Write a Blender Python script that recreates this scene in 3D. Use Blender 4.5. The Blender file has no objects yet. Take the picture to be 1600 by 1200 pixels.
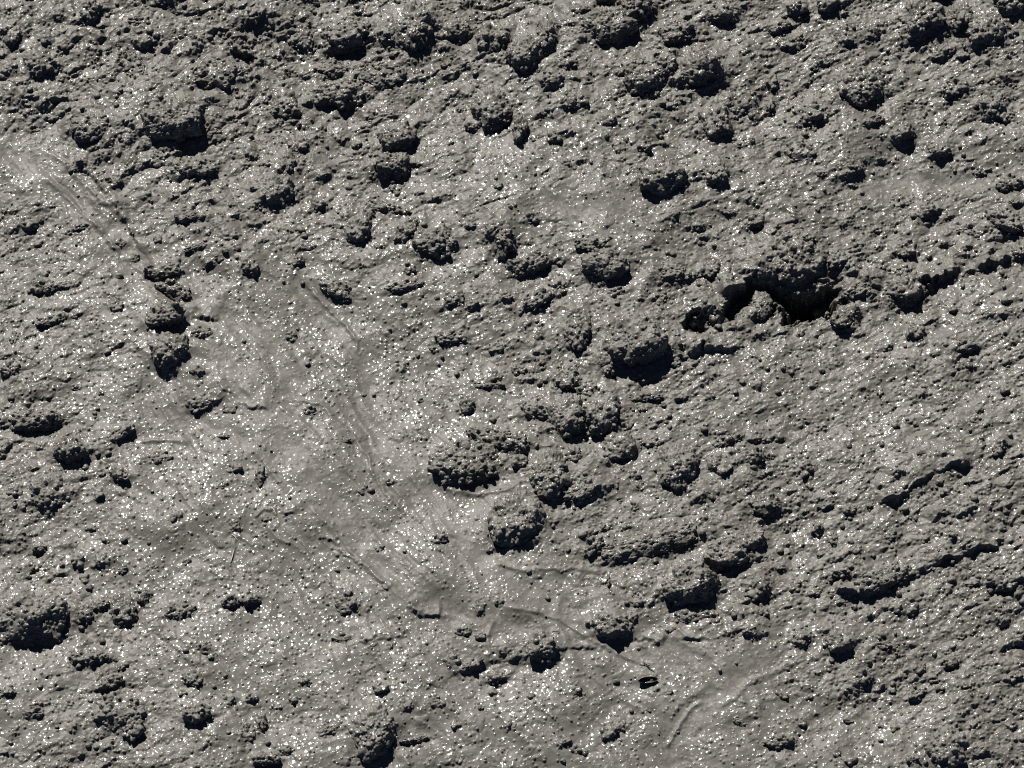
import bpy, math, os
import numpy as np

# ------------------------------------------------------------------ camera, light, exposure
TILT = math.radians(30.0)          # camera axis off the vertical
LENS, SENSOR = 150.0, 36.0
FOC = LENS / SENSOR * 1600.0       # focal length in photo pixels
DIST = 2.0 * LENS / SENSOR         # the frame covers 2 m of mud
SUN_EL, SUN_AZ = math.radians(42.0), math.atan2(0.947, -0.36)   # where the sun stands

scene = bpy.context.scene
cam = bpy.data.objects.new("camera", bpy.data.cameras.new("camera"))
scene.collection.objects.link(cam)
cam.location = (0.0, -DIST * math.sin(TILT), DIST * math.cos(TILT))
cam.rotation_euler = (TILT, 0.0, 0.0)
cam.data.lens, cam.data.sensor_width = LENS, SENSOR
cam.data.clip_start, cam.data.clip_end = 0.1, 500.0
scene.camera = cam

world = bpy.data.worlds.new("World")
scene.world = world
world.use_nodes = True
wn = world.node_tree
sky = wn.nodes.new("ShaderNodeTexSky")
sky.sky_type = 'NISHITA'
sky.sun_disc = False
sky.sun_elevation = SUN_EL
sky.sun_rotation = math.pi / 2 - SUN_AZ
sky.altitude = 2500.0
sky.air_density = 0.3
sky.dust_density = 0.6
bg = wn.nodes["Background"]
bg.inputs["Strength"].default_value = 0.05
wn.links.new(sky.outputs[0], bg.inputs["Color"])

sun_data = bpy.data.lights.new("sun", 'SUN')
sun_data.energy = 5.0
sun_data.angle = math.radians(0.5)
sun_data.color = (1.0, 0.972, 0.925)
sun = bpy.data.objects.new("sun", sun_data)
scene.collection.objects.link(sun)
sx, sy, sz = (math.cos(SUN_EL) * math.cos(SUN_AZ), math.cos(SUN_EL) * math.sin(SUN_AZ), math.sin(SUN_EL))
sun.rotation_euler = (math.pi / 2 - SUN_EL, 0.0, SUN_AZ + math.pi / 2)
sun.location = (sx * 8, sy * 8, sz * 8)

scene.view_settings.view_transform = 'Standard'
scene.view_settings.look = 'None'
scene.view_settings.gamma = 1.0
scene.view_settings.exposure = 0.3
scene.cycles.use_denoising = False
scene.cycles.filter_width = 1.1
scene.cycles.max_bounces = 4
scene.cycles.diffuse_bounces = 0

# lumps seen in the photograph, by 400 x 300 pixel tile (coordinates in quarter pixels):
# x0 y0 x1 y1 prominence [turn in degrees]
TILES = {
(0, 0): """510 50 640 195 .8;20 200 140 330 .9;350 270 480 350 .4 -25;150 370 370 510 .7;740 300 920 620 .5 60;830 260 960 350 .8;
950 0 1120 65 .9;1400 240 1610 410 1 35;1190 400 1530 585 .6;860 700 1280 975 1.05;450 740 760 920 .5;1090 1030 1350 1150 .9;
690 1100 780 1190 .8;960 930 1050 1030 .5;400 1010 510 1080 .5;800 130 900 180 .4;1540 40 1690 190 .9;130 0 215 35 .5;
270 700 370 750 .5;1300 800 1400 880 .5;1050 180 1110 215 .3;600 410 640 450 .4;1370 10 1410 50 .4;150 770 270 800 .3""",
(400, 0): """190 150 380 325 .7;430 140 750 335 1;760 150 910 310 .6;860 90 1120 405 1.1;1190 140 1370 265 .8;1370 210 1590 390 1;
1130 270 1200 320 .5;390 350 610 475 .5;640 400 950 540 .35;390 510 700 680 .9;60 600 285 750 .6;30 560 95 635 .6;
200 860 320 970 .7;770 790 1005 980 1;740 980 970 1145 1;1250 660 1320 705 .6;1360 620 1640 900 1;1310 780 1390 830 .6;
560 1070 620 1100 .5;150 960 250 1115 .4;400 1060 450 1115 .5;600 870 670 920 .4;1575 290 1790 530 1;600 40 690 100 .5;
860 0 960 45 .6;1200 50 1250 75 .4;1380 110 1420 145 .4;1140 590 1240 640 .3;30 1140 250 1330 1;830 1140 930 1200 .5""",
(800, 0): """510 -40 650 105 1;650 -40 895 215 1.1;440 110 780 330 .7;160 200 280 400 .9;920 150 1150 320 .7;1190 20 1415 205 .9;
650 390 860 580 .8 -35;700 480 920 665 .9;900 400 1030 560 .9;1060 410 1350 605 1;1310 560 1550 750 .6;1170 710 1380 930 1;
570 770 655 855 .7;300 400 410 480 .5;170 510 330 600 .5;330 640 480 740 .6;0 780 110 965 .8;220 860 310 950 .8;
1400 870 1540 960 .6 -20;770 930 870 1005 .7;620 900 740 1000 .4;940 810 990 850 .5;300 1050 380 1105 .6;1190 1050 1360 1230 .9;
810 1080 1110 1300 1;840 570 915 650 .5;950 640 1050 720 .5;360 80 540 140 .6""",
(1200, 0): """110 40 250 135 .9;0 150 150 260 1 -25;300 10 485 130 .9;60 230 220 345 .7;820 60 1110 325 1.1;1130 80 1290 280 .9;
1390 -40 1620 190 1.1;980 -40 1150 60 1;400 200 555 340 .6;600 180 700 290 .7;240 360 500 470 .8 -20;420 470 740 710 .8;
1240 170 1475 350 .8;1010 290 1180 400 .5;190 680 400 810 .6;550 740 720 840 .7 -20;760 790 935 915 .9;1320 600 1500 790 .9;
1460 690 1550 780 .6;990 900 1145 1015 .8;420 980 600 1170 .8;100 900 320 1040 .4;1100 520 1280 630 .5;-10 620 40 720 .8;
-20 480 70 595 .7;290 1080 370 1125 .4;1260 1030 1400 1100 .5;1430 1100 1600 1200 .6;1440 350 1560 395 .4;1180 350 1260 400 .6;
960 690 990 730 .4;420 100 500 140 .5;1390 500 1480 590 .5;690 370 740 420 .4""",
(0, 300): """120 150 225 235 .7;460 190 560 250 .7 -20;400 230 450 260 .4;1100 150 1280 215 .5;1160 340 1310 405 .7 -15;1290 430 1400 480 .6 -25;
1520 450 1630 550 .8;920 470 1140 560 .7;980 570 1240 720 .6 25;190 540 370 640 .5;370 560 480 600 .5;690 700 760 760 .5;
230 770 430 870 .8 -15;440 765 485 795 .5;920 740 1160 910 .9;970 950 1180 1160 .9;1190 1130 1290 1190 .6;60 880 120 950 .6;
0 1070 130 1170 .6;1200 880 1340 940 .4;0 70 60 110 .4;960 290 1010 330 .4;720 290 790 340 .4;800 370 880 430 .4""",
(400, 300): """340 50 445 135 .8;720 70 970 190 .8 15;660 120 740 210 .8;560 190 735 375 .9;870 170 1040 410 .7 -50;1000 260 1270 460 .8;
1410 210 1590 390 .7 -40;1470 250 1620 480 1;215 410 310 480 .7;380 540 640 720 .6 30;640 465 690 500 .5;930 470 1000 540 .5;
820 570 1040 680 .8 -15;1180 650 1300 740 .5;1320 690 1400 755 .7;200 870 260 935 .5;1510 660 1600 715 .6;1130 880 1310 970 .5;
1460 950 1560 1020 .6;900 1060 950 1110 .5;740 340 810 380 .4;470 170 520 230 .4;300 340 390 370 .4;1080 970 1150 1010 .4;
1470 1140 1550 1190 .5;1300 220 1390 265 .5;990 0 1060 25 .5;1490 0 1550 25 .6""",
(800, 300): """-20 400 280 610 1 -15;440 430 740 625 1;270 430 330 480 .6;1270 110 1440 200 .7 20;1450 150 1600 305 .9 -30;1110 200 1220 285 .7;
980 165 1050 210 .7;400 330 650 425 .5;860 490 1120 610 .5;1180 460 1310 570 .8;1160 560 1225 630 .5;40 630 290 815 .9 -30;
600 630 720 690 .4;300 780 560 1080 .8 -70;590 890 970 1165 1.1;1060 680 1270 860 .8;140 850 200 935 .5;530 1030 680 1200 .7;
240 570 340 620 .4;740 1120 840 1190 .3;0 1090 90 1150 .5;320 1080 440 1200 .5;990 1070 1060 1120 .4;890 650 960 720 .4;
50 160 190 240 .4;1280 530 1380 600 .3;830 840 890 920 .3""",
(1200, 300): """20 340 380 630 1.05;370 390 500 500 .7;480 560 650 700 .6 -20;300 660 420 780 .6;380 680 600 975 .9 -35;760 550 1010 750 1;
930 80 1060 190 .9;1370 80 1600 420 1 40;1520 340 1620 460 .8;780 290 960 470 .7 -40;870 870 980 960 .8;1110 960 1320 1050 .7;
180 870 225 915 .5;730 950 780 990 .5;860 1060 910 1130 .5;70 270 280 370 .5;520 330 600 410 .4;1120 730 1190 770 .5;
620 210 700 260 .4;1180 220 1340 300 .5 20;110 1080 170 1150 .4;1260 690 1330 730 .4;800 470 880 530 .6;1510 40 1600 90 .6;
750 20 930 130 .35;-110 640 30 820 .7;200 720 290 800 .5""",
(0, 600): """50 190 375 315 1;340 390 540 530 1;660 270 860 415 .8 -35;600 545 660 590 .5;690 530 830 705 .9 35;590 690 650 750 .9;
200 600 450 830 .6;60 650 150 740 .5;200 1005 295 1075 .8;450 1080 540 1160 .8;590 1090 700 1170 .6;1070 830 1140 895 .6;
1180 100 1340 195 .6;610 45 650 75 .5;1370 320 1440 360 .5;1350 630 1440 690 .5 -30;1430 530 1520 580 .5;540 890 600 930 .4;
180 1120 245 1190 .6;430 0 520 40 .4;1390 150 1480 200 .3;10 370 60 420 .6;0 860 40 910 .5;1440 870 1500 950 .5;
950 1140 990 1170 .4;740 1160 800 1195 .5;930 440 1060 510 .3;640 970 690 1010 .4;1150 1100 1190 1140 .4;-20 400 30 460 .7""",
(400, 600): """1270 110 1365 200 .8;1450 210 1500 245 .6;1360 310 1690 505 1 15;1130 430 1540 690 .7;1480 790 1790 1110 1.15;1110 970 1200 1030 .5;
1430 1030 1490 1085 .5;300 160 380 215 .4;820 610 870 640 .4;640 640 700 700 .4;1080 520 1140 560 .4;0 560 60 660 .6;
1020 85 1050 105 .5;1380 0 1540 35 .7;500 350 600 380 .4;40 850 90 885 .4;740 1020 800 1060 .3;650 40 690 70 .4""",
(800, 600): """40 120 330 310 .8 25;230 150 480 385 1;430 140 700 385 1.1;270 -20 450 80 .8;400 40 560 105 .6;0 350 95 490 .8;
0 480 105 565 .6;350 430 450 525 .6;570 360 770 525 .8;820 360 940 415 .6;920 430 1160 720 .8;1190 430 1400 680 .6 40;
1270 330 1460 440 .6 -20;1440 440 1600 540 .6;120 520 355 775 .9;320 640 590 820 .9 -25;460 900 630 980 .7 -15;420 970 610 1180 .9 -40;
620 930 1170 1195 .9 -15;1490 710 1690 860 .9;1400 940 1590 1090 .8;1200 1050 1460 1200 .9;750 750 800 810 .6;1160 850 1230 890 .4;
600 85 650 135 .7;720 75 940 125 .6;1030 80 1110 120 .5 -25;770 640 830 685 .5;740 570 780 610 .4;610 640 660 670 .4;
660 720 710 750 .3;700 250 760 300 .5;780 140 830 195 .4;1500 330 1600 380 .5;1060 415 1110 445 .6;940 130 970 160 .4""",
(1200, 600): """1380 400 1500 550 .9 -50;260 880 380 1000 .8 -50;370 940 430 1025 .5;300 1060 350 1100 .6;1110 695 1200 750 .6;470 790 550 840 .6;
610 760 660 820 .5;1080 820 1150 860 .5;740 950 820 1000 .5;530 1040 580 1090 .5;50 1140 110 1175 .6;1450 50 1510 110 .7;
1280 190 1340 235 .5;320 740 440 810 .5 -20;770 250 820 290 .4;690 30 720 80 .5;480 380 520 410 .5;930 460 980 480 .4;
240 630 290 670 .4;1250 250 1310 300 .4;950 20 1000 45 .4;1420 920 1500 960 .5;1380 760 1440 800 .4;180 450 350 600 .3""",
(0, 900): """-40 190 430 465 .95;470 190 600 330 .6;580 160 690 250 .9 -20;690 160 860 340 .7;860 100 950 190 .8;-10 395 60 435 .6;
80 380 150 415 .5;1040 200 1230 290 .5;1390 150 1500 220 .8;1500 140 1620 215 .9;460 500 670 585 .6;600 640 800 770 .9 -25;
730 545 810 640 .7 -40;160 860 300 920 .8;0 730 110 790 .7;600 810 890 1000 .55;780 930 895 1060 .9;1160 860 1320 975 1;
1380 770 1490 870 .7 -40;1540 770 1610 815 .7;1140 630 1280 720 .5;1220 450 1320 510 .5;1300 510 1370 555 .5 -30;1390 610 1440 670 .4;
240 1090 290 1130 .4;60 980 110 1030 .5;430 800 470 840 .4;230 810 320 840 .5;690 1140 720 1165 .4;1120 745 1160 775 .5;
720 515 745 540 .4;1280 770 1330 800 .4;490 320 520 360 .4;0 1110 60 1150 .4;510 10 560 60 .5;150 0 210 30 .4;1450 950 1600 1060 .3""",
(400, 900): """1250 530 1440 670 .9 -20;1190 510 1280 590 .4;1440 610 1560 690 .8;270 650 340 710 .8;740 700 830 770 .7;630 890 870 1175 1;
920 1010 1070 1065 .8 -8;400 950 570 1040 .7 -25;0 1140 160 1220 .9;150 1090 240 1140 .6;0 890 70 1000 .7;210 770 260 815 .7;
500 120 680 270 .5;900 800 990 870 .6;1250 345 1340 400 .5;1380 375 1445 430 .6;1370 190 1440 280 .5;1500 180 1545 215 .5;
790 75 830 110 .5;490 380 600 430 .4;710 430 760 470 .4;820 450 860 475 .5;1400 825 1430 850 .5;920 660 945 680 .5;
1570 920 1600 970 .7;1220 920 1290 960 .3;330 740 390 760 .4;100 820 160 850 .4;1090 780 1190 840 .3;1460 720 1510 760 .4;
1240 1140 1300 1180 .3""",
(800, 900): """950 20 1290 230 1.1;1430 50 1610 205 .9;1540 220 1600 290 .5;1040 230 1280 330 .4;510 280 750 435 .9;740 160 810 210 .5;
710 250 790 320 .6;80 430 290 580 .9;280 1030 370 1085 .7;560 960 650 1035 .6;620 920 720 990 .5;360 710 440 770 .5;
960 340 1020 370 .4;1430 370 1550 410 .6;0 940 30 975 .6;380 1080 430 1120 .5;440 1100 470 1130 .4;470 320 520 345 .4;
250 365 300 385 .4;590 20 615 110 .4;740 110 770 145 .4;110 765 140 785 .4;960 740 1000 760 .4;1380 890 1500 940 .4""",
(1200, 900): """570 -40 910 195 1 -20;400 80 570 170 .6 -15;1230 50 1350 90 .8;1390 20 1600 130 .7;780 200 845 270 .8 -40;860 190 945 265 .7;
130 350 300 535 .7 -35;350 400 525 530 .9;550 520 640 580 .4;540 600 660 710 .8;750 690 800 735 .7;890 710 1005 800 .9 -20;
1090 540 1190 605 .9;910 560 1000 625 .7;1450 390 1620 500 .9 -25;1180 380 1230 420 .6;1420 590 1470 630 .5;1220 700 1270 730 .5;
800 620 860 655 .5;1010 650 1060 680 .5;190 915 245 955 .7;480 900 530 930 .5;0 1030 175 1100 .7;1000 1010 1250 1240 .9;
1280 1090 1370 1140 .7;410 1120 450 1160 .5;460 1150 550 1200 .6;860 1140 940 1190 .5;770 940 820 980 .6;690 940 740 965 .3;
1490 920 1570 970 .6;1430 810 1480 840 .4;60 750 130 790 .5;130 70 200 125 .5;250 90 320 140 .4;410 -20 500 30 .8;
370 570 420 610 .4;680 430 800 470 .4;1560 820 1610 850 .6;1130 440 1170 470 .4""",
}

ROUGH_ROWS = """.9 .9 .9 .9 .9 .9 .8 .9 .9 .8 .8 .8 .8 .7 .7 .7
.9 .9 .9 .9 .8 .8 .7 .9 .8 .8 .8 .8 .8 .7 .6 .7
.4 .7 .9 .9 .8 .7 .7 .6 .6 .6 .7 .7 .7 .6 .6 .6
.7 .4 .7 .8 .7 .6 .5 .5 .4 .4 .5 .5 .6 .7 .7 .9
.7 .6 .4 .4 .4 .4 .5 .5 .6 .6 .7 .9 1 .8 .7 .7
.7 .6 .3 .2 .2 .2 .4 .4 .8 .7 .7 .6 .6 .6 .7 .8
.7 .5 .2 .2 .1 .1 .2 .3 .8 .7 .6 .6 .6 .6 .7 .7
.8 .6 .2 .2 .1 .1 .1 .2 .8 .8 .7 .6 .7 .7 .7 .7
.7 .5 .3 .2 .1 .1 .2 .2 .6 .8 .6 .8 .7 .7 .8 .8
.6 .6 .4 .3 .2 .1 .2 .3 .4 .5 .6 .7 .8 .8 .8 .8
.4 .6 .5 .3 .2 .2 .3 .4 .3 .3 .2 .3 .6 .7 .7 .8
.5 .7 .6 .4 .4 .4 .3 .3 .4 .3 .2 .2 .3 .4 .6 .6""".split("\n")

# runnels where the mud flowed smooth: points, half width, depth (photo pixels' worth)
CHANNELS = [
    ([(-20, 215), (60, 260), (130, 320), (190, 390), (250, 440), (320, 490), (400, 520), (450, 580), (460, 640)], 20, 5),
    ([(330, 560), (400, 640), (470, 720), (560, 830), (640, 930), (720, 965)], 26, 4),
    ([(470, 440), (510, 490), (550, 540), (575, 600), (560, 660)], 15, 3),
    ([(560, 640), (640, 740), (700, 830), (770, 900), (860, 960), (960, 1000), (1080, 1020)], 22, 3),
    ([(720, 970), (800, 985), (900, 1010), (1020, 1030), (1150, 1060)], 16, 3),
    ([(1180, 1040), (1120, 1090), (1060, 1150), (1040, 1220)], 24, 4),
    ([(780, 780), (740, 800), (800, 800), (900, 720)], 12, 2),
    ([(1360, 290), (1450, 272), (1540, 280), (1620, 300)], 12, 2),
    ([(230, 640), (300, 650), (380, 690)], 16, 3),
    ([(850, 320), (900, 340), (980, 330)], 16, 2),
]
# steps in the mud, high side above the line in the photo: points, height, how far the high side runs out
SCARPS = [
    ([(110, 235), (150, 285), (190, 330), (215, 385), (245, 425)], 6, 30),
    ([(235, 440), (270, 466), (310, 492), (350, 505)], 6, 22),
    ([(130, 330), (165, 375), (200, 395), (225, 425)], 4, 20),
    ([(1045, 570), (1075, 562), (1100, 545), (1125, 550), (1150, 545), (1175, 530), (1205, 526)], 9, 30),
    ([(1425, 430), (1450, 443), (1480, 432), (1520, 425), (1560, 412), (1600, 398)], 14, 30),
    ([(1365, 790), (1415, 775), (1450, 757), (1475, 740), (1520, 728)], 10, 30),
    ([(1425, 897), (1462, 888), (1495, 875), (1520, 865), (1562, 855), (1575, 840)], 10, 30),
    ([(1560, 1022), (1590, 1010), (1625, 1000)], 9, 20),
    ([(930, 625), (990, 600), (1050, 590), (1100, 570)], 4, 30),
    ([(1120, 460), (1165, 455), (1200, 440), (1215, 430)], 16, 30),
    ([(1270, 485), (1300, 478), (1335, 468), (1370, 455)], 10, 22),
    ([(1295, 430), (1340, 435), (1380, 450)], 8, 20),
    ([(1120, 700), (1200, 692), (1260, 675), (1300, 660)], 4, 30),
    ([(1300, 925), (1330, 930), (1350, 925)], 9, 20),
    ([(225, 420), (245, 432), (280, 437)], 7, 20),
    ([(633, 950), (645, 960), (665, 966), (693, 968)], 5, 14),
    ([(1210, 330), (1240, 345), (1300, 345), (1330, 355)], 4, 30),
    ([(1200, 375), (1218, 358), (1245, 345)], 5, 20),
    ([(920, 960), (1000, 1005), (1100, 1000), (1200, 985)], 4, 30),
    ([(760, 1035), (800, 1035), (830, 1022), (900, 1012), (960, 1020)], 5, 25),
    ([(430, 800), (470, 810), (510, 845), (560, 880), (620, 930)], 3, 26),
    ([(540, 1015), (600, 1000), (640, 985)], 3, 25),
    ([(1045, 1130), (1060, 1110), (1085, 1095), (1130, 1075)], 2.5, 30),
    ([(330, 600), (390, 640), (440, 650)], 3, 20),
    ([(1000, 395), (1080, 385), (1120, 370)], 3, 30),
]
# thin raised rims along the flows: points, height, half width
RIMS = [
    ([(75, 232), (110, 262), (150, 305), (185, 330), (210, 345)], 3.0, 3.0),
    ([(60, 262), (100, 300), (140, 345), (180, 385), (225, 425), (245, 465), (290, 500)], 3.0, 3.5),
    ([(468, 428), (500, 468), (540, 505), (555, 530), (556, 550)], 3.0, 2.5),
    ([(455, 628), (500, 635), (535, 665), (555, 690), (575, 715), (585, 745), (605, 775), (640, 810)], 3.0, 3.0),
    ([(435, 640), (470, 660), (495, 685), (508, 705)], 2.5, 3.0),
    ([(530, 780), (560, 810), (600, 855), (650, 895), (690, 930)], 2.5, 3.5),
    ([(470, 790), (520, 830), (560, 875), (610, 925), (650, 960), (720, 970)], 2.5, 3.5),
    ([(790, 955), (840, 960), (880, 975), (915, 1000), (960, 1020), (1010, 1040)], 3.0, 3.0),
    ([(772, 870), (765, 840), (770, 810), (785, 797)], 5.0, 4.0),
    ([(770, 885), (800, 895), (840, 895), (900, 890), (960, 900)], 2.5, 3.0),
    ([(690, 765), (740, 775), (790, 770), (830, 745)], 2.5, 3.0),
    ([(765, 1030), (762, 1000), (775, 975)], 2.5, 3.0),
    ([(1040, 1170), (1055, 1140), (1075, 1115), (1100, 1100)], 3.0, 3.0),
    ([(1120, 1110), (1170, 1070), (1210, 1050), (1240, 1030)], 2.5, 4.0),
    ([(215, 690), (260, 690), (300, 692)], 3.0, 3.0),
    ([(370, 838), (367, 860), (360, 885), (365, 905)], 2.5, 2.0),
    ([(400, 815), (415, 798), (430, 800), (432, 812)], 3.0, 2.0),
]
# hollows: centre, half width, half depth, turn, depth
PITS = [(1092, 508, 24, 16, -10, 32), (1258, 478, 52, 22, -6, 46)]
TRENCHES = [([(1135, 497), (1158, 470), (1185, 452), (1215, 458), (1250, 475)], 14, 34), ([(1250, 478), (1290, 462), (1298, 440)], 16, 36)]

# ------------------------------------------------------------------ picture <-> ground
CT, ST = math.cos(TILT), math.sin(TILT)
PX = 2.0 / 1600.0                   # metres to a photo pixel at the middle

def to_px(x, y):
    """photo pixel over which the point (x, y, 0) stands"""
    yc = y * CT
    dep = DIST + y * ST
    return 800.0 + x / dep * FOC, 600.0 - yc / dep * FOC

def to_ground(px, py):
    v = (600.0 - py) / FOC
    y = v * DIST / (CT - v * ST)
    return (px - 800.0) / FOC * (DIST + y * ST), y

# ------------------------------------------------------------------ noise
M32 = np.uint64(0xFFFFFFFF)
def hsh(ix, iy, seed, iz=0):
    h = (ix.astype(np.int64) * 374761393 + iy.astype(np.int64) * 668265263 + np.int64(seed) * 974634777
         + (iz.astype(np.int64) if isinstance(iz, np.ndarray) else np.int64(iz)) * 1274126177).astype(np.uint64) & M32
    h = ((h ^ (h >> np.uint64(13))) * np.uint64(1103515245)) & M32
    h = ((h ^ (h >> np.uint64(16))) * np.uint64(2246822519)) & M32
    h = h ^ (h >> np.uint64(15))
    return (h & np.uint64(0xFFFFFF)).astype(np.float32) / np.float32(16777216.0)

def vnoise(x, y, seed):
    ix, iy = np.floor(x), np.floor(y)
    fx, fy = (x - ix).astype(np.float32), (y - iy).astype(np.float32)
    fx = fx * fx * fx * (fx * (fx * 6 - 15) + 10)
    fy = fy * fy * fy * (fy * (fy * 6 - 15) + 10)
    a, b = hsh(ix, iy, seed), hsh(ix + 1, iy, seed)
    c, d = hsh(ix, iy + 1, seed), hsh(ix + 1, iy + 1, seed)
    return ((a + (b - a) * fx) * (1 - fy) + (c + (d - c) * fx) * fy) * 2 - 1

def fbm(x, y, seed, octaves=4, gain=0.5):
    s, amp = 0.0, 1.0
    for k in range(octaves):
        c, n = math.cos(0.7 * k + 0.3), math.sin(0.7 * k + 0.3)
        s = s + amp * vnoise(x * c - y * n + 17.3 * k, x * n + y * c - 9.1 * k, seed + k)
        amp *= gain
        x, y = x * 2.03, y * 2.03
    return s

def vnoise3(x, y, z, seed):
    ix, iy, iz = np.floor(x), np.floor(y), np.floor(z)
    f = [(q - w).astype(np.float32) for q, w in ((x, ix), (y, iy), (z, iz))]
    f = [q * q * (3 - 2 * q) for q in f]
    out = 0
    for a in (0, 1):
        for b in (0, 1):
            for c in (0, 1):
                w = (f[0] if a else 1 - f[0]) * (f[1] if b else 1 - f[1]) * (f[2] if c else 1 - f[2])
                out = out + w * hsh(ix + a, iy + b, seed, iz + c)
    return out * 2 - 1

def grains(x, y, cell, seed, density=1.0, rmin=0.3, rmax=0.55, mask=None, flat=1.0):
    """heights of round grains sown one to a cell, the tallest wins"""
    u, v = x / cell, y / cell
    iu, iv = np.floor(u), np.floor(v)
    out = np.zeros(u.shape, np.float32)
    for a in (-1, 0, 1):
        for b in (-1, 0, 1):
            cu, cv = iu + a, iv + b
            gx, gy = cu + hsh(cu, cv, seed), cv + hsh(cu, cv, seed + 1)
            r = rmin + (rmax - rmin) * hsh(cu, cv, seed + 2) ** 2
            keep = hsh(cu, cv, seed + 3)
            if mask is not None:
                dn = mask(gx * cell, gy * cell) * density
            else:
                dn = density
            asp = 0.75 + 0.5 * hsh(cu, cv, seed + 4)
            d2 = ((u - gx) ** 2 * asp + (v - gy) ** 2 / asp) / (r * r)
            h = r * np.sqrt(np.maximum(0.0, 1.0 - d2)) * flat * (keep < dn)
            out = np.maximum(out, h.astype(np.float32))
    return out * cell

def grains3(p, cell, seed, rmin=0.35, rmax=0.6, density=1.0):
    q = p / cell
    i = np.floor(q)
    out = np.zeros(len(p), np.float32)
    for a in (-1, 0, 1):
        for b in (-1, 0, 1):
            for c in (-1, 0, 1):
                cx, cy, cz = i[:, 0] + a, i[:, 1] + b, i[:, 2] + c
                gx, gy, gz = cx + hsh(cx, cy, seed, cz), cy + hsh(cx, cy, seed + 1, cz), cz + hsh(cx, cy, seed + 2, cz)
                r = rmin + (rmax - rmin) * hsh(cx, cy, seed + 3, cz)
                d2 = ((q[:, 0] - gx) ** 2 + (q[:, 1] - gy) ** 2 + (q[:, 2] - gz) ** 2) / (r * r)
                h = r * np.sqrt(np.maximum(0.0, 1.0 - d2)) * (hsh(cx, cy, seed + 4, cz) < density)
                out = np.maximum(out, h.astype(np.float32))
    return out * cell

def sstep(a, b, x):
    t = np.clip((x - a) / (b - a), 0, 1)
    return t * t * (3 - 2 * t)

# how rough the mud is, read off the photograph every 100 pixels
ROUGH = np.array([[float(c) for c in r.split()] for r in ROUGH_ROWS])
def rough_at(px, py):
    u = np.clip(px / 100.0 - 0.5, 0, 14.999)
    v = np.clip(py / 100.0 - 0.5, 0, 10.999)
    iu, iv = u.astype(int), v.astype(int)
    fu, fv = u - iu, v - iv
    fu, fv = fu * fu * (3 - 2 * fu), fv * fv * (3 - 2 * fv)
    a = ROUGH[iv, iu] * (1 - fu) + ROUGH[iv, iu + 1] * fu
    b = ROUGH[iv + 1, iu] * (1 - fu) + ROUGH[iv + 1, iu + 1] * fu
    return a * (1 - fv) + b * fv

# ------------------------------------------------------------------ the lumps as numbers
def read_lumps():
    out = []
    for (ox, oy), text in TILES.items():
        for e in text.replace("\n", "").split(";"):
            f = [float(q) for q in e.split()]
            x0, y0, x1, y1 = ox + f[0] / 4, oy + f[1] / 4, ox + f[2] / 4, oy + f[3] / 4
            ang = f[5] if len(f) > 5 else None
            w, h, p = x1 - x0, y1 - y0, f[4]
            cx = (x0 + x1) / 2 - 0.03 * w
            cy = y0 + 0.50 * h - 0.5 * h * 0.18 * p
            gx, gy = to_ground(cx, cy)
            if ang is None:
                a, b, th = w * 0.50, h * 0.47 / CT, 0.0
            else:                                       # a long lump lying aslant in its box
                t = math.radians(abs(ang))
                c, s = math.cos(t), math.sin(t)
                a = max(w * c, h * s) * 0.56
                b = max(min(w, h) * 0.30, min(w * s, h * c) * 0.36)
                th = math.radians(-ang)
            a, b = 1.1 * a, 1.24 * b
            gy += 0.10 * h * PX
            out.append(dict(px=cx, py=cy, x=gx, y=gy, a=a * PX, b=b * PX, th=th, p=p, box=(x0, y0, x1, y1), size=math.sqrt(w * h)))
    out.sort(key=lambda d: -d['size'] * (0.6 + 0.4 * d['p']))
    for k, d in enumerate(out):
        d['h'] = d['p'] * HEIGHT * min(max(d['a'], 0.8 * d['b']), 1.25 * d['b']) * min(1.0, (34.0 / d['size']) ** 0.45)
    return out
HEIGHT, BANK = 0.84, 0.32
LUMPS = read_lumps()
LX, LY = 0.32, -0.947               # the way the sunlight runs over the ground

# ------------------------------------------------------------------ the ground's height
def poly_dist(X, Y, pts):
    """distance to a polyline, side (+ above it in the photo) and position along it 0..1, in photo pixels"""
    pts = np.array(pts, float)
    seg = np.hypot(*(pts[1:] - pts[:-1]).T)
    cum = np.concatenate([[0], np.cumsum(seg)])
    best = np.full(X.shape, 1e9)
    side = np.zeros(X.shape)
    along = np.zeros(X.shape)
    for k in range(len(seg)):
        (ax, ay), (bx, by) = pts[k], pts[k + 1]
        dx, dy = (bx - ax) / seg[k], (by - ay) / seg[k]
        t = np.clip((X - ax) * dx + (Y - ay) * dy, 0, seg[k])
        ex, ey = X - ax - t * dx, Y - ay - t * dy
        d = np.hypot(ex, ey)
        m = d < best
        best = np.where(m, d, best)
        side = np.where(m, np.sign(ex * dy - ey * dx), side)
        along = np.where(m, (cum[k] + t) / cum[-1], along)
    return best, side, along

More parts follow.
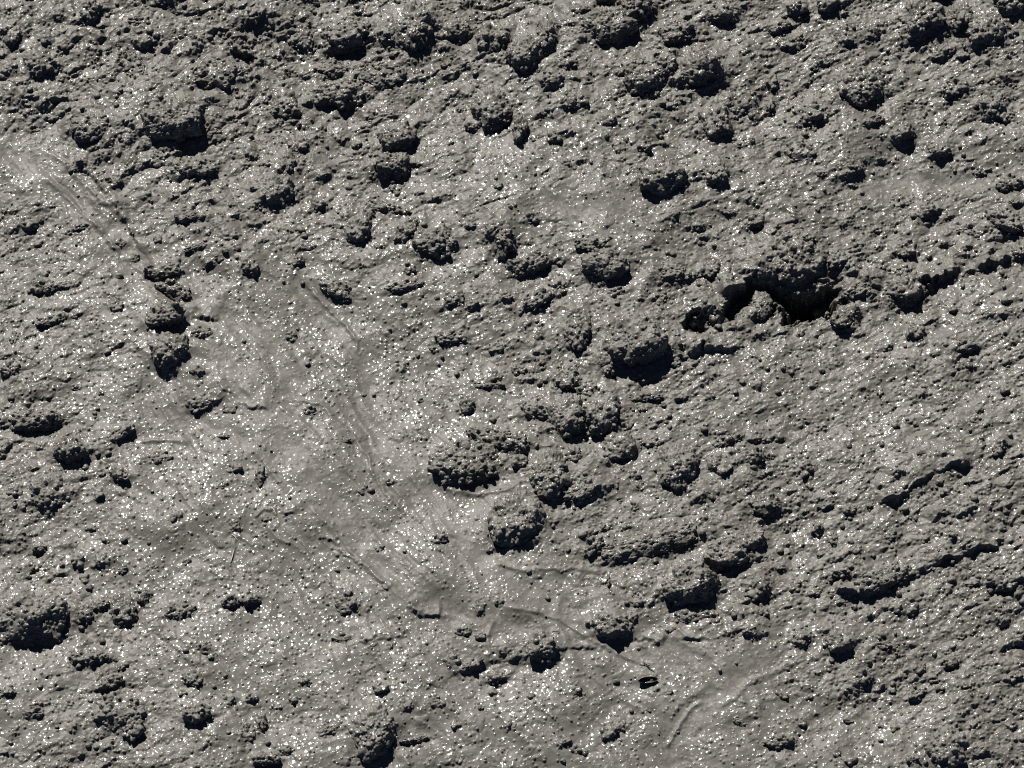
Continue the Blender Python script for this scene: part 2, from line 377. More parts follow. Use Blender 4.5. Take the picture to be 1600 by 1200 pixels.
def ground_base(x, y):
    """the mud without its grains, over flat arrays x, y, in photo pixels' worth"""
    px, py = to_px(x, y)
    X, Y = x / PX, y / PX                             # ground position in photo pixels' worth
    wx = 5 * fbm(X / 30, Y / 30, 11, 3) + 2.0 * fbm(X / 9, Y / 9, 12, 2)
    wy = 5 * fbm(X / 30, Y / 30, 13, 3) + 2.0 * fbm(X / 9, Y / 9, 14, 2)
    h = 14 * fbm(X / 420, Y / 420, 21, 3) + 5.0 * fbm(X / 120, Y / 120, 22, 2)
    # along the streaks (up to the right in the picture)
    ca, sa = math.cos(math.radians(27)), math.sin(math.radians(27))
    A, B = X * ca + Y * sa, -X * sa + Y * ca
    R = np.clip(rough_at(px, py) + 0.15 * fbm(X / 70, Y / 70, 31, 3), 0, 1)
    CH = np.zeros(X.shape)
    for pts, width, depth in CHANNELS:
        m = np.flatnonzero((px > min(q[0] for q in pts) - 3 * width) & (px < max(q[0] for q in pts) + 3 * width)
                           & (py > min(q[1] for q in pts) - 3 * width) & (py < max(q[1] for q in pts) + 3 * width))
        d, _, t = poly_dist(px[m] + wx[m], py[m] + wy[m], pts)
        f = np.exp(-(d / (1.15 * width)) ** 2)
        CH[m] = np.maximum(CH[m], f)
        h[m] -= 0.6 * depth * f
    R = R * (1 - 0.85 * CH)
    Rs = sstep(0.15, 0.9, R)
    # swells and hollows, streaked
    h += (4.0 * fbm(A / 84, B / 60, 41, 2) + 1.5 * fbm(X / 44, Y / 38, 42, 2) * Rs) * (0.55 + 0.45 * R)
    n = fbm(A / 26, B / 12, 45, 3, 0.55)
    h += 0.38 * fbm(X / 13, Y / 11, 46, 2)
    F, G = X * 0.60 - Y * 0.80 + 8 * fbm(X / 60, Y / 60, 43, 2), X * 0.80 + Y * 0.60 + 14 * fbm(X / 90, Y / 90, 44, 2)
    flow = 1 - np.abs(fbm(F / 130, G / 30, 40, 2))            # rivulets the flow left
    h += (1 - Rs) * (2.6 * flow + 0.9 * fbm(F / 46, G / 15, 39, 2))
    h += (0.25 + 1.0 * Rs) * n * (0.45 + 0.8 * sstep(850, 1250, px))
    # half-melted lumps, each leaning away from the sun
    n0 = fbm(A / 46, B / 30, 47, 2)
    lx, ly = LX * ca + LY * sa, -LX * sa + LY * ca
    n1 = np.abs(fbm((A - 13 * n0 * lx) / 40, (B - 13 * n0 * ly) / 31, 47, 2))
    n2 = fbm((A - 8 * n0 * lx) / 25, (B - 8 * n0 * ly) / 19, 49, 3)
    h += (0.25 + (3.6 + 1.8 * sstep(520, 250, py) * sstep(1300, 900, px)) * Rs) * (0.9 * n1 + 0.75 * np.maximum(n2 + 0.1, 0))
    for k, L in enumerate(LUMPS):                     # mud banked up against each lump on the sunward side
        a, b, hz = L['a'] / PX, L['b'] / PX, L['h'] / PX
        cx, cy = L['x'] / PX, L['y'] / PX
        rad = 2.6 * max(a, b)
        m = np.flatnonzero((np.abs(X - cx) < rad) & (np.abs(Y - cy) < rad))
        if not len(m):
            continue
        dx, dy = X[m] + 0.7 * wx[m] - cx, Y[m] + 0.7 * wy[m] - cy
        c, s = math.cos(L['th']), math.sin(L['th'])
        u, v = (dx * c + dy * s) / a, (-dx * s + dy * c) / b
        lu, lv = LX * c + LY * s, -LX * s + LY * c
        w = u * lu * 1.0 + v * lv                     # + = down-sun
        r2 = u * u + v * v
        up = np.exp(-r2 / 1.5)
        f = up * (1 - sstep(0.05, 0.75, w)) 
        h[m] += BANK * hz * f - 0.10 * hz * np.exp(-((r2 ** 0.5 - 1.25) / 0.3) ** 2) * sstep(-0.2, 0.8, w)
    for pts, H, width in SCARPS:
        xs, ys = [q[0] for q in pts], [q[1] for q in pts]
        m = np.flatnonzero((px > min(xs) - 2.5 * width) & (px < max(xs) + 2.5 * width) & (py > min(ys) - 3 * width) & (py < max(ys) + 20))
        d, sd, t = poly_dist(px[m] + wx[m] * 0.8, py[m] + wy[m] * 0.8, pts)
        s = d * sd
        taper = sstep(0, 0.12, t) * sstep(0, 0.12, 1 - t) * np.clip(0.75 + 0.9 * fbm(X[m] / 26, Y[m] / 26, 77, 2), 0.05, 1.3)
        s = s + 3.5 * fbm(X[m] / 11, Y[m] / 11, 78, 2)
        h[m] += H * taper * np.exp(-np.maximum(s, 0) / width) * sstep(-5, 2.0, s)
    for pts, H, width in RIMS:
        xs, ys = [q[0] for q in pts], [q[1] for q in pts]
        m = np.flatnonzero((px > min(xs) - 6 * width) & (px < max(xs) + 6 * width) & (py > min(ys) - 6 * width) & (py < max(ys) + 6 * width))
        d, sd, t = poly_dist(px[m] + 0.5 * wx[m], py[m] + 0.5 * wy[m], pts)
        taper = sstep(0, 0.1, t) * sstep(0, 0.1, 1 - t)
        h[m] += 0.8 * H * taper * np.exp(-(d / (1.2 * width)) ** 2)
        CH[m] = np.maximum(CH[m], 0.8 * taper * np.exp(-(d / (2.2 * width)) ** 2))
    for pts, width, dep in TRENCHES:
        xs, ys = [q[0] for q in pts], [q[1] for q in pts]
        m = np.flatnonzero((px > min(xs) - 3 * width) & (px < max(xs) + 3 * width) & (py > min(ys) - 3 * width) & (py < max(ys) + 3 * width))
        d, sd, t = poly_dist(px[m] + 0.8 * wx[m], py[m] + 0.8 * wy[m], pts)
        d = d + 5 * fbm(X[m] / 13, Y[m] / 13, 79, 3)
        h[m] -= dep * (1 - sstep(0.3, 1.25, d / width)) * sstep(0, 0.1, t + 0.03) * sstep(0, 0.1, 1.03 - t)
    for cx, cy, rx, ry, ang, dep in PITS:
        m = np.flatnonzero((np.abs(px - cx) < 2 * max(rx, ry)) & (np.abs(py - cy) < 2 * max(rx, ry)))
        c, s = math.cos(math.radians(ang)), math.sin(math.radians(ang))
        dx, dy = px[m] + 0.8 * wx[m] - cx, py[m] + 0.8 * wy[m] - cy
        r = np.hypot((dx * c + dy * s) / rx, (-dx * s + dy * c) / ry)
        r = r + 0.35 * fbm(X[m] / 13, Y[m] / 13, 80, 3)
        h[m] -= dep * (1 - sstep(0.3, 1.15, r))
    return h, R, CH

def ground_grains(x, y, R, CH, lee, fine):
    """grains: lumps, crumbs and sand; lee = 1 on slopes turned from the sun, where the mud has crumbled"""
    X, Y = x / PX, y / PX
    wx, wy = 6 * fbm(X / 14, Y / 14, 15, 2), 6 * fbm(X / 14, Y / 14, 16, 2)
    def mk(lo, hi, pw=1.0):
        def f(gx, gy):
            q = to_px(gx * PX, gy * PX)
            r = np.clip(rough_at(q[0], q[1]) + 0.17 * fbm(gx / 70, gy / 70, 31, 3), 0, 1)
            return sstep(lo, hi, r) ** pw
        return f
    Rs = np.clip(sstep(0.15, 0.9, R), 0, 1)
    keep = (1 - 0.8 * CH)
    patch = np.clip(sstep(-0.3, 0.7, fbm(X / 48, Y / 36, 55, 3) + 0.8 * (R - 0.6)) * 0.42 + 0.85 * lee * (0.35 + 0.65 * Rs), 0, 1.35)
    patch2 = np.clip(sstep(-0.5, 0.6, fbm(X / 21, Y / 17, 58, 2) + 0.7 * (R - 0.5)) * 0.6 + 0.9 * lee, 0, 1.5)
    h = keep * patch * grains(X + wx * .5, Y + wy * .5, 24, 51, 0.40, 0.20, 0.44, mk(0.3, 1.0), 0.40)
    h += keep * patch * grains(X + wx * .3, Y + wy * .3, 12.5, 61, 0.55, 0.22, 0.5, mk(0.1, 0.95), 0.5)
    h += keep * patch2 * (0.15 + 0.7 * Rs) * grains(X, Y, 7.0, 71, 0.75, 0.28, 0.55, mk(-0.15, 0.75), 0.5)
    h += patch2 * (0.15 + 0.7 * Rs) * grains(X, Y, 4.3, 81, 0.8, 0.3, 0.55, mk(-0.5, 0.6), 0.5)
    h += (1 - 0.7 * CH) * (0.3 + 0.5 * lee) * grains(X + wx, Y + wy, 36, 98, 0.55, 0.18, 0.42, None, 0.42)
    h += (1 - 0.75 * CH) * (grains(X, Y, 9.0, 91, 0.55, 0.12, 0.30, None, 0.8) + grains(X, Y, 15.0, 95, 0.5, 0.10, 0.20, None, 0.7))
    return h * fine

# ------------------------------------------------------------------ material
def mud_material():
    m = bpy.data.materials.new("wet_mud")
    m.use_nodes = True
    nt = m.node_tree
    N, Lk = nt.nodes, nt.links
    p = N["Principled BSDF"]
    geo = N.new("ShaderNodeNewGeometry")
    def noise(scale, detail, rough=0.55):
        n = N.new("ShaderNodeTexNoise")
        n.inputs["Scale"].default_value = scale
        n.inputs["Detail"].default_value = detail
        n.inputs["Roughness"].default_value = rough
        Lk.new(geo.outputs["Position"], n.inputs["Vector"])
        return n
    n1, n2 = noise(9.0, 5), noise(160.0, 3)
    ramp = N.new("ShaderNodeValToRGB")
    ramp.color_ramp.elements[0].position, ramp.color_ramp.elements[1].position = 0.34, 0.68
    ramp.color_ramp.elements[0].color = COL_A
    ramp.color_ramp.elements[1].color = COL_B
    Lk.new(n1.outputs["Fac"], ramp.inputs["Fac"])
    mix = N.new("ShaderNodeMix")
    mix.data_type = 'RGBA'
    mix.blend_type = 'MULTIPLY'
    mix.inputs["Factor"].default_value = 1.0
    r2 = N.new("ShaderNodeValToRGB")
    r2.color_ramp.elements[0].position, r2.color_ramp.elements[1].position = 0.3, 0.7
    r2.color_ramp.elements[0].color = (0.80, 0.79, 0.78, 1)
    r2.color_ramp.elements[1].color = (1.12, 1.12, 1.12, 1)
    Lk.new(n2.outputs["Fac"], r2.inputs["Fac"])
    Lk.new(ramp.outputs["Color"], mix.inputs["A"])
    Lk.new(r2.outputs["Color"], mix.inputs["B"])
    Lk.new(mix.outputs["Result"], p.inputs["Base Color"])
    p.inputs["Roughness"].default_value = 0.55
    p.inputs["Specular IOR Level"].default_value = 0.35
    # the film of water
    at = N.new("ShaderNodeAttribute")
    at.attribute_name = "wet"
    n3 = noise(22.0, 3)
    mr = N.new("ShaderNodeMapRange")
    mr.inputs["From Min"].default_value, mr.inputs["From Max"].default_value = 0.38, 0.62
    mr.inputs["To Min"].default_value, mr.inputs["To Max"].default_value = 0.7, 1.0
    Lk.new(n3.outputs["Fac"], mr.inputs["Value"])
    mm = N.new("ShaderNodeMath")
    mm.operation = 'MULTIPLY'
    Lk.new(mr.outputs["Result"], mm.inputs[0])
    Lk.new(at.outputs["Fac"], mm.inputs[1])
    Lk.new(mm.outputs["Value"], p.inputs["Coat Weight"])
    p.inputs["Coat IOR"].default_value = 1.62
    p.inputs["Coat Roughness"].default_value = COAT_R
    nn = noise(400.0, 2, 0.5)
    bump = N.new("ShaderNodeBump")
    bump.inputs["Distance"].default_value = 0.00016
    Lk.new(nn.outputs["Fac"], bump.inputs["Height"])
    Lk.new(bump.outputs["Normal"], p.inputs["Normal"])
    # beads of water standing on single sand grains: round domes, only some of them wet
    def math_node(op, a, b=None):
        q = N.new("ShaderNodeMath")
        q.operation = op
        for k, v in enumerate((a, b)):
            if v is None:
                continue
            if isinstance(v, (int, float)):
                q.inputs[k].default_value = v
            else:
                Lk.new(v, q.inputs[k])
        return q.outputs["Value"]
    vo = N.new("ShaderNodeTexVoronoi")
    vo.inputs["Scale"].default_value = GRAIN
    Lk.new(geo.outputs["Position"], vo.inputs["Vector"])
    hd = math_node('ADD', math_node('MULTIPLY', math_node('MULTIPLY', vo.outputs["Distance"], vo.outputs["Distance"]), -1.0),
                   math_node('MULTIPLY', nn.outputs["Fac"], 0.05))
    cb = N.new("ShaderNodeBump")
    cb.inputs["Distance"].default_value = DOME
    Lk.new(hd, cb.inputs["Height"])
    Lk.new(bump.outputs["Normal"], cb.inputs["Normal"])
    Lk.new(cb.outputs["Normal"], p.inputs["Coat Normal"])
    near = N.new("ShaderNodeMapRange")
    near.inputs["From Min"].default_value, near.inputs["From Max"].default_value = 0.56, 0.50
    Lk.new(vo.outputs["Distance"], near.inputs["Value"])
    sc = N.new("ShaderNodeSeparateColor")
    Lk.new(vo.outputs["Color"], sc.inputs["Color"])
    th = N.new("ShaderNodeMapRange")
    th.inputs["From Min"].default_value, th.inputs["From Max"].default_value = 0.40, 0.62
    th.inputs["To Min"].default_value, th.inputs["To Max"].default_value = 0.97, -0.05
    Lk.new(noise(24.0, 4, 0.65).outputs["Fac"], th.inputs["Value"])
    film_of = N.new("ShaderNodeMapRange")
    film_of.inputs["From Min"].default_value, film_of.inputs["From Max"].default_value = 0.48, 0.66
    film_of.inputs["To Min"].default_value, film_of.inputs["To Max"].default_value = FILM, 0.45
    Lk.new(th.inputs["Value"].links[0].from_socket, film_of.inputs["Value"])
    pick = math_node('GREATER_THAN', sc.outputs["Red"], th.outputs["Result"])
    bead = math_node('MULTIPLY', near.outputs["Result"], pick)
    film = math_node('MAXIMUM', bead, film_of.outputs["Result"])
    Lk.new(math_node('MULTIPLY', mm.outputs["Value"], film), p.inputs["Coat Weight"])
    return m
COL_A, COL_B = (0.132, 0.124, 0.106, 1), (0.168, 0.160, 0.140, 1)
COAT_R, GRAIN, DOME, FILM = 0.18, 110.0, 0.0024, 0.12
MUD = mud_material()

def make_mesh(name, co, faces, mat, wet=0.6, smooth=True):
    me = bpy.data.meshes.new(name)
    nv, nf, k = len(co), len(faces), faces.shape[1]
    me.vertices.add(nv)
    me.vertices.foreach_set("co", co.astype(np.float32).ravel())
    me.loops.add(nf * k)
    me.loops.foreach_set("vertex_index", faces.astype(np.int32).ravel())
    me.polygons.add(nf)
    me.polygons.foreach_set("loop_start", np.arange(0, nf * k, k, dtype=np.int32))
    me.polygons.foreach_set("loop_total", np.full(nf, k, np.int32))
    me.polygons.foreach_set("use_smooth", np.full(nf, smooth))
    me.update(calc_edges=True)
    me.attributes.new("wet", 'FLOAT', 'POINT').data.foreach_set("value", np.broadcast_to(np.float32(wet), nv).astype(np.float32).copy())
    me.materials.append(mat)
    return me

def link(name, me, loc=(0, 0, 0), **props):
    o = bpy.data.objects.new(name, me)
    o.location = loc
    scene.collection.objects.link(o)
    for k, v in props.items():
        if v is not None:
            o[k] = v
    return o

# ------------------------------------------------------------------ the ground, one sheet to the horizon
def axis(lo, hi, step, far):
    mid = np.arange(lo, hi + step / 2, step)
    out, s, q = [], step, 0.0
    while q < far:
        s *= 1.12
        q += s
        out.append(q)
    out = np.array(out)
    return np.concatenate([lo - out[::-1], mid, hi + out])
STEP = float(os.environ.get("MUD_STEP", 1.0)) * PX
(xa, ya), (xb, yb) = to_ground(0, 1200), to_ground(1600, 0)
xl = abs(to_ground(0, 0)[0])
gxs = axis(-xl - 0.10, xl + 0.10, STEP, 60.0)
gys = axis(ya - 0.10, yb + 0.12, STEP / CT * 0.92, 60.0)
GX, GY = np.meshgrid(gxs, gys)
nx, ny = len(gxs), len(gys)
gx, gy = GX.ravel(), GY.ravel()
out = np.maximum(np.maximum(np.abs(gx) - xl - 0.10, 0), np.maximum(ya - 0.1 - gy, gy - yb - 0.12))
fine = 1 - sstep(0.0, 0.25, out)
def chunks(f, *arrs):
    r = [f(*(q[c:c + 250000] for q in arrs)) for c in range(0, len(gx), 250000)]
    return [np.concatenate(z) for z in zip(*r)] if isinstance(r[0], tuple) else np.concatenate(r)
gz, gR, gC = chunks(ground_base, gx, gy)
GZ = gz.reshape(ny, nx)
dzy, dzx = np.gradient(GZ, gys / PX, gxs / PX)
LEE = sstep(0.08, 0.55, -(dzx * LX + dzy * LY)) * fine.reshape(ny, nx)
for _ in range(2):
    LEE[1:-1, 1:-1] = (LEE[1:-1, 1:-1] * 2 + LEE[:-2, 1:-1] + LEE[2:, 1:-1] + LEE[1:-1, :-2] + LEE[1:-1, 2:]) / 6
BASE = GZ * PX
gz = (gz + chunks(ground_grains, gx, gy, gR, gC, LEE.ravel(), fine)) * PX
GZ = gz.reshape(ny, nx)
i = np.arange(nx * ny).reshape(ny, nx)
quads = np.stack([i[:-1, :-1], i[:-1, 1:], i[1:, 1:], i[1:, :-1]], -1).reshape(-1, 4)
me = make_mesh("ground", np.stack([gx, gy, gz], -1), quads, MUD, (1.0 - 0.45 * sstep(0.2, 0.9, gR)) * (1 - 0.75 * gC))
link("ground", me, kind="structure", label="grey wet mud covering the whole ground, smooth where it flowed")

def ground_z(x, y):
    ix = int(np.clip(np.searchsorted(gxs, x), 1, nx - 1))
    iy = int(np.clip(np.searchsorted(gys, y), 1, ny - 1))
    return float(GZ[iy, ix])

# ------------------------------------------------------------------ lumps of mud
_sph = {}
def cube_sphere(n):
    """unit vectors of a sphere with six n x n faces, without the underside"""
    if n in _sph:
        return _sph[n]
    t = np.tan(np.linspace(-1, 1, n + 1) * math.pi / 4)
    U, V = np.meshgrid(t, t)
    U, V = U.ravel(), V.ravel()
    O = np.ones_like(U)
    co, fc = [], []
    i = np.arange((n + 1) ** 2).reshape(n + 1, n + 1)
    q = np.stack([i[:-1, :-1], i[:-1, 1:], i[1:, 1:], i[1:, :-1]], -1).reshape(-1, 4)
    for k, c in enumerate(((U, V, O), (O, U, V), (-O, -U, V), (-U, O, V), (U, -O, V), (U, -V, -O))):
        co.append(np.stack(c, -1))
        fc.append(q + k * (n + 1) ** 2)
    co = np.concatenate(co)
    co /= np.linalg.norm(co, axis=1)[:, None]
    fc = np.concatenate(fc)
    key = np.round(co * 20000).astype(np.int64)
    _, first, inv = np.unique(key, axis=0, return_index=True, return_inverse=True)
    co, fc = co[first], inv.ravel()[fc]
    _sph[n] = (co, fc)
    return _sph[n]

def lump_mesh(L, seed, name):
    rng = np.random.RandomState(seed)
    a, b, hz = L['a'], L['b'], L['h']
    n = int(np.clip(max(a, b) / PX * 1.15, 7, 64))
    d, fc = cube_sphere(n)
    # an angular block: the inside of a few planes, edges rounded off
    nrm = rng.normal(size=(11, 3))
    nrm /= np.linalg.norm(nrm, axis=1)[:, None]
    off = 0.80 + 0.30 * rng.rand(11)
    face = np.array([[LX, LY, 0.25 + 0.5 * rng.rand() + 0.5 * max(0.0, 0.95 - L['p'])]])                  # most have a steep broken face turned from the sun
    top = np.array([[-0.12 + 0.3 * (rng.rand() - .5), 0.12 + 0.3 * (rng.rand() - .5), 1.0]])
    nrm = np.concatenate([nrm, face / np.linalg.norm(face), top / np.linalg.norm(top)])
    off = np.concatenate([off, [0.80 + 0.12 * rng.rand()], [0.72]])
    dots = np.maximum(d @ nrm.T, 1e-3) / off
    r = 1.0 / (np.sum(dots ** 7, axis=1) + 1.0) ** (1 / 7)
    q = d * np.array([a, b, hz]) / min(a, b) * 1.5 + rng.rand(3) * 50
    r = r * (1.04 + 0.17 * vnoise3(q[:, 0], q[:, 1], q[:, 2], seed) + 0.10 * vnoise3(q[:, 0] * 2.3, q[:, 1] * 2.3, q[:, 2] * 2.3, seed + 1))
    c, s = math.cos(L['th']), math.sin(L['th'])
    P = d * r[:, None] * np.array([a, b, hz * 1.35])
    P = np.stack([P[:, 0] * c - P[:, 1] * s, P[:, 0] * s + P[:, 1] * c, P[:, 2]], -1)
    W = (P + rng.rand(3) * 3) / PX
    nd = P / np.array([a * a, a * a, hz * hz])[None]
    nd = nd / np.linalg.norm(nd, axis=1)[:, None]
    sz = L['size']
    k = min(1.0, sz / 36.0)
    rg = 1.0 - 0.35 * rng.rand()
    g = 0.75 * rg * k * grains3(W, 15.0, 300 + seed, 0.22, 0.55, 0.6)
    g += 1.0 * rg * grains3(W + 7, 9.0, 400 + seed, 0.28, 0.58, 0.8) + 0.9 * grains3(W + 3, 5.0, 500 + seed, 0.3, 0.6, 0.8)
    g += 2.0 * k * vnoise3(W[:, 0] / 9, W[:, 1] / 9, W[:, 2] / 9, seed + 5)
    P = P + nd * (g * 0.85 - 2.6 * k)[:, None] * PX
    # leave out what lies deep in the ground
    vz = P[fc].max(axis=1)[:, 2]
    fc = fc[vz > -0.55 * hz]
    used = np.unique(fc)
    remap = np.zeros(len(P), int)
    remap[used] = np.arange(len(used))
    return P[used], remap[fc]

N_THINGS = 300
THINGS, REST = LUMPS[:N_THINGS], LUMPS[N_THINGS:]
for k, L in enumerate(THINGS):
    co, fc = lump_mesh(L, 1000 + k, "mud_clod")
    co, fc = co, fc
    z = ground_z(L['x'] + L['b'] * 0.9 * LX, L['y'] + L['b'] * 0.9 * LY)
    z0 = ground_z(L['x'], L['y'])
    z = min(z, z0 - 0.25 * L['h'])
    me = make_mesh("mud_clod", co, fc, MUD)
    L['obj'] = link("mud_clod", me, (L['x'], L['y'], z), category="mud clod", group="mud clods scattered over the wet mud")

# ------------------------------------------------------------------ crumbs nobody could count
def crumbs():
    rng = np.random.RandomState(5)
    cos, fcs, base = [], [], 0
    spots = [(L['x'], L['y'], L['a'], L['b'], L['h'], L['th']) for L in REST]
    n_rest = len(spots)
    tries = rng.rand(60000, 5)
    k = 0
    for u, v, w, q, t in tries:
        px, py = -60 + 1720 * u, -60 + 1320 * v
        r = float(rough_at(np.array([px]), np.array([py]))[0])
        x, y = to_ground(px, py)
        iy, ix = np.searchsorted(gys, y), np.searchsorted(gxs, x)
        lee = LEE[min(iy, ny - 1), min(ix, nx - 1)]
        if w > 0.004 + 0.045 * r ** 2 + 0.22 * lee * r:
            continue
        s = (1.7 + 3.8 * q ** 4) * PX
        spots.append((x, y, s * (0.8 + 0.5 * t), s, s * 0.9, 6.3 * t))
    for j, (x, y, a, b, h, th) in enumerate(spots):
        L = dict(a=a, b=b, h=h, th=th, p=0.8, size=2 * max(a, b) / PX)
        if j < n_rest:
            co, fc = lump_mesh(L, 5000 + j, "crumb")
        else:
            d, fc = cube_sphere(4 if a < 4 * PX else 6)
            r = 1 + 0.28 * vnoise3(d[:, 0] * 1.6 + j, d[:, 1] * 1.6, d[:, 2] * 1.6 + 0.37 * j, 9)
            co = d * r[:, None] * np.array([a, b, h])
        z = min(ground_z(x, y), ground_z(x + b * LX, y + b * LY))
        cos.append(co + np.array([x, y, z + (0.1 if j < n_rest else 0.25) * h]))
        fcs.append(fc + base)
        base += len(co)
    me = make_mesh("mud_crumbs", np.concatenate(cos), np.concatenate(fcs), MUD, 0.45)
    link("mud_crumbs", me, kind="stuff", label="small crumbs and grains of mud strewn over the rough mud", category="mud crumbs")
    print("crumbs", len(spots))
crumbs()

# ------------------------------------------------------------------ what else lies on the mud
def plain(name, col, rough, spec=0.5):
    m = bpy.data.materials.new(name)
    m.use_nodes = True
    nt = m.node_tree
    p = nt.nodes["Principled BSDF"]
    n = nt.nodes.new("ShaderNodeTexNoise")
    n.inputs["Scale"].default_value = 300.0
    tc = nt.nodes.new("ShaderNodeTexCoord")
    nt.links.new(tc.outputs["Object"], n.inputs["Vector"])
    r = nt.nodes.new("ShaderNodeValToRGB")
    r.color_ramp.elements[0].color = tuple(c * 0.7 for c in col) + (1,)
    r.color_ramp.elements[1].color = tuple(min(1, c * 1.3) for c in col) + (1,)
    nt.links.new(n.outputs["Fac"], r.inputs["Fac"])
    nt.links.new(r.outputs["Color"], p.inputs["Base Color"])
    p.inputs["Roughness"].default_value = rough
    p.inputs["Specular IOR Level"].default_value = spec
    return m
BLACK = plain("wet_black_husk", (0.008, 0.007, 0.006), 0.3)
STRAW_AND_GLINT = plain("wet_straw_and_glint", (0.62, 0.57, 0.46), 0.25)  # pale colour of the straws, also paints two wet rim highlights

def rod(path, radii, sides=8):
    """tapered rod along 3-D points"""
    path = np.array(path, float)
    co, fc = [], []
    for k, p in enumerate(path):
        t = path[min(k + 1, len(path) - 1)] - path[max(k - 1, 0)]
        t /= np.linalg.norm(t)
        u = np.cross(t, [0.1, 0.2, 1.0]); u /= np.linalg.norm(u)
        v = np.cross(t, u)
        for j in range(sides):
            a = 2 * math.pi * j / sides
            co.append(p + radii[k] * (math.cos(a) * u + math.sin(a) * v))
    for k in range(len(path) - 1):
        for j in range(sides):
            j2 = (j + 1) % sides
            fc.append((k * sides + j, k * sides + j2, (k + 1) * sides + j2, (k + 1) * sides + j))
    return np.array(co), np.array(fc)

def lay(pts, lift=0.0015, lifts=None):
    out = []
    for k, (px, py) in enumerate(pts):
        x, y = to_ground(px, py)
        out.append((x, y, ground_z(x, y) + (lifts[k] if lifts else lift)))
    return np.array(out)

def placed(name, co, fc, mat, **props):
    c = np.array([co[:, 0].mean(), co[:, 1].mean(), co[:, 2].min()])
    return link(name, make_mesh(name, co - c, fc, mat), tuple(c), **props)

# an opened black husk, a boat-shaped shell lying on its side
x0, y0 = to_ground(1012, 1067)
z0 = ground_z(x0, y0)
nu, nv = 28, 12
co = []
for shell in (1.0, 0.86):
    for i in range(nu + 1):
        t = -1 + 2 * i / nu
        w = (1 - abs(t) ** 2.4) ** 0.7 + 0.03
        for j in range(nv + 1):
            a = math.pi * (-0.08 + 1.16 * j / nv)
            co.append((t * 0.0195 * (shell if shell < 1 else 1), -math.cos(a) * w * 0.0068 * shell, -math.sin(a) * w * 0.0065 * shell + 0.0012 * t * t))
co = np.array(co)
n1 = (nu + 1) * (nv + 1)
fc = []
for s in (0, 1):
    for i in range(nu):
        for j in range(nv):
            q = [s * n1 + i * (nv + 1) + j, s * n1 + (i + 1) * (nv + 1) + j, s * n1 + (i + 1) * (nv + 1) + j + 1, s * n1 + i * (nv + 1) + j + 1]
            fc.append(q if s == 0 else q[::-1])
for i in range(nu):
    for j in (0, nv):
        a, b = i * (nv + 1) + j, (i + 1) * (nv + 1) + j
        fc.append([a, b, b + n1, a + n1])
c_, s_ = math.cos(0.10), math.sin(0.10)
co = np.stack([co[:, 0] * c_ - co[:, 1] * s_, co[:, 0] * s_ + co[:, 1] * c_, co[:, 2]], -1)
link("seed_pod", make_mesh("seed_pod", co, np.array(fc), BLACK), (x0, y0, z0 + 0.0042),
     label="open boat-shaped black seed pod lying on the smooth mud below a forked twig", category="seed pod")

# the forked black twig just above it
a_co, a_fc = rod(lay([(1005, 1038), (1010, 1042), (1015, 1047), (1023, 1053)], lifts=[0.004, 0.003, 0.0025, 0.001]), [0.0008, 0.0009, 0.0008, 0.0004])
b_co, b_fc = rod(lay([(999, 1041), (1004, 1040), (1009, 1041), (1016, 1039.5)], lifts=[0.001, 0.003, 0.003, 0.002]), [0.0004, 0.0008, 0.0008, 0.0005])
placed("twig", np.concatenate([a_co, b_co]), np.concatenate([a_fc, b_fc + len(a_co)]), BLACK,
       label="thin forked black twig stuck in the smooth mud above the seed pod", category="twig")

for pts, lab in (
    ([(362, 838), (367, 842), (371, 847)], "short pale straw at the upper end of a curved smooth rim"),
    ([(366, 862), (364, 871), (361, 882)], "long pale straw standing along a curved smooth rim"),
    ([(423, 797), (427, 801), (432, 809)], "wet rim highlight shaped as a pale strand, arched over a tiny mud clod in the smooth flow"),  # bright streak on a wet rim, painted as a pale rod
    ([(432, 785), (438, 788), (444, 790)], "wet rim highlight shaped as a pale strand, flat above the arched one"),  # another wet rim highlight put in as a pale rod
):
    co, fc = rod(lay(pts, 0.0012), [0.0004, 0.0009, 0.0004])
    placed("straw", co, fc, STRAW_AND_GLINT, label=lab, category="straw", group="bits of pale straw in the smooth mud")  # covers the two real straws and the two highlight strands

x, y = to_ground(903, 932)
d, fc = cube_sphere(8)
co = d * np.array([0.0024, 0.0022, 0.0014])
link("seed", make_mesh("seed", co, fc, BLACK), (x, y, ground_z(x, y) + 0.0006), label="tiny round black seed alone on bare smooth mud", category="seed")

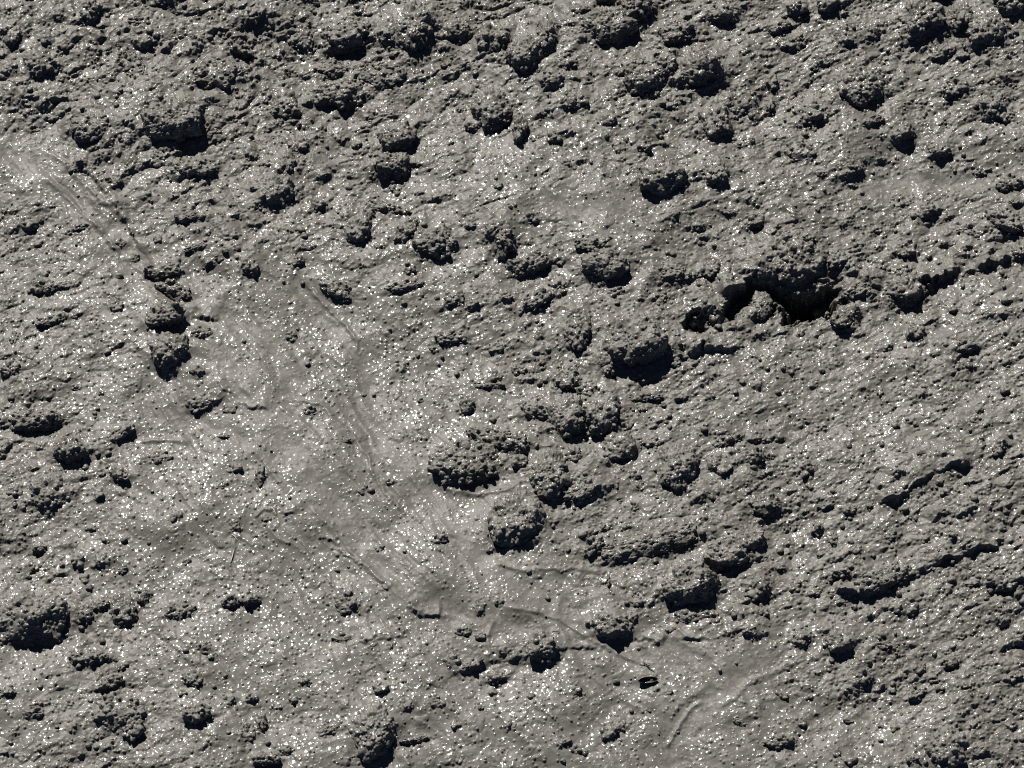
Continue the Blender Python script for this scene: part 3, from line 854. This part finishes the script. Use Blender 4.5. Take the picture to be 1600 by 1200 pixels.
# ------------------------------------------------------------------ which clod is which
MARKS = [
    (1246, 425, "large holed mud clod overhanging the long black hollow", "the clod over the black hollow"),
    (805, 838, "round mud clod ringed by a thin smooth rim beside the flow", "the rim-ringed round clod"),
    (1012, 1062, None, "the black seed pod"),
    (995, 560, "broad crumbly mud clod with a black foot just below the black hollow", "the broad clod below the hollow"),
    (1441, 48, "blocky mud clod with a straight black underside near the top edge", "the straight-bottomed block"),
    (993, 22, "wide mud clod cut by the top edge, casting a pointed shadow", "the clod cut by the top edge"),
    (647, 62, "tall wedge of mud clod narrowing to a black point near the top", "the wedge-shaped clod"),
    (267, 210, "broad ridge-like mud clod with a wide black face, above the thin runnel", "the broad ridge-like clod"),
    (775, 190, "ragged mud clod with a long pointed black shadow, above the picture's middle", "the long-shadowed ragged clod"),
    (48, 982, "wide mud clod with a black crescent side near the lower corner", "the crescent-sided clod"),
    (1080, 930, "craggy mud clod with twin black hollows above the smooth lower flow", "the craggy twin-hollowed clod"),
    (1385, 918, "slanting mud clod set in the lower long crack, black underneath", "the clod in the lower crack"),
    (587, 1158, "square crumbly mud clod with a black base, near the bottom edge", "the square bottom-edge clod"),
    (53, 663, "long low mud clod lying like a black bar by the side edge", "the black bar-like clod"),
    (268, 565, "round dark mud clod beside the flow, under another dark clod", "the round dark flow-side clod"),
    (1571, 362, "big smooth-topped mud clod at the side edge, above the straight scarp", "the big side-edge clod"),
    (435, 308, "black-faced mud clod standing alone above the smooth flow", "the lone black-faced clod"),
    (1040, 300, "rounded mud clod with a scalloped black underside", "the scalloped rounded clod"),
    (784, 393, "narrow upright mud clod with an all-black face", "the narrow upright clod"),
    (781, 702, "mud clod with a slanting black face above a smooth mound", "the slant-faced clod"),
    (1060, 745, "cauliflower-like mud clod inside the crumbly cluster", "the cauliflower-like clod"),
    (1515, 1170, "dark crumbly mud clod by the bottom corner", "the dark bottom-corner clod"),
    (175, 1075, "zigzag dark mud clod amid glittering mud", "the zigzag dark clod"),
    (1196, 798, "black-based mud clod level with the upper of two long cracks", "the clod level with the upper crack"),
    (1420, 463, "broad mud clod with a dark foot at the end of the straight scarp", "the clod ending the straight scarp"),
    (560, 370, "mud clod with a lit crumbly crown and round black foot", "the lit-crowned clod"),
    (20, 66, "dark pitted mud clod close to the upper corner", "the dark upper-corner clod"),
    (1460, 235, None, ""),
]
MARKS = [m for m in MARKS if m[3]]
HOURS = "twelve one two three four five six seven eight nine ten eleven".split()
ORD = ["", ", second outward", ", third outward", ", fourth outward", ", fifth outward", ", sixth outward", ", seventh outward", ", eighth outward"]
taken = {}
for mx, my, lab, short in MARKS:
    if lab is None:
        continue
    L = min((L for L in THINGS if id(L) not in taken and L['size'] > 18), key=lambda L: math.hypot(L['px'] - mx, L['py'] - my))
    taken[id(L)] = True
    L['obj']['label'] = lab
    L['mark'] = (mx, my)
sectors = {}
for L in THINGS:
    if id(L) in taken:
        continue
    k = min(range(len(MARKS)), key=lambda k: math.hypot(L['px'] - MARKS[k][0], L['py'] - MARKS[k][1]))
    dx, dy = L['px'] - MARKS[k][0], MARKS[k][1] - L['py']
    hour = int(round(math.degrees(math.atan2(dx, dy)) / 30)) % 12
    sectors.setdefault((k, hour), []).append((math.hypot(dx, dy), L))
for (k, hour), row in sectors.items():
    row.sort(key=lambda t: t[0])
    for n, (_, L) in enumerate(row):
        asp = (L['a'] / (L['b'] + 1e-9))
        shape = "long" if asp > 1.75 else ("narrow" if asp < 0.72 else ("wide" if asp > 1.35 else "round"))
        size = "big" if L['size'] > 42 else ("middling" if L['size'] > 27 else ("small" if L['size'] > 17 else "tiny"))
        if len(MARKS[k][3].split()) > 5 or (n and len(MARKS[k][3].split()) > 4):
            shape = ""
        words = f"{size} {shape} mud clod at {HOURS[hour]} o'clock from {MARKS[k][3]}{ORD[n]}"
        L['obj']['label'] = " ".join(words.split())
labs = [L['obj']['label'] for L in THINGS]
print("labels", len(labs), len(set(labs)), max(len(l.split()) for l in labs))
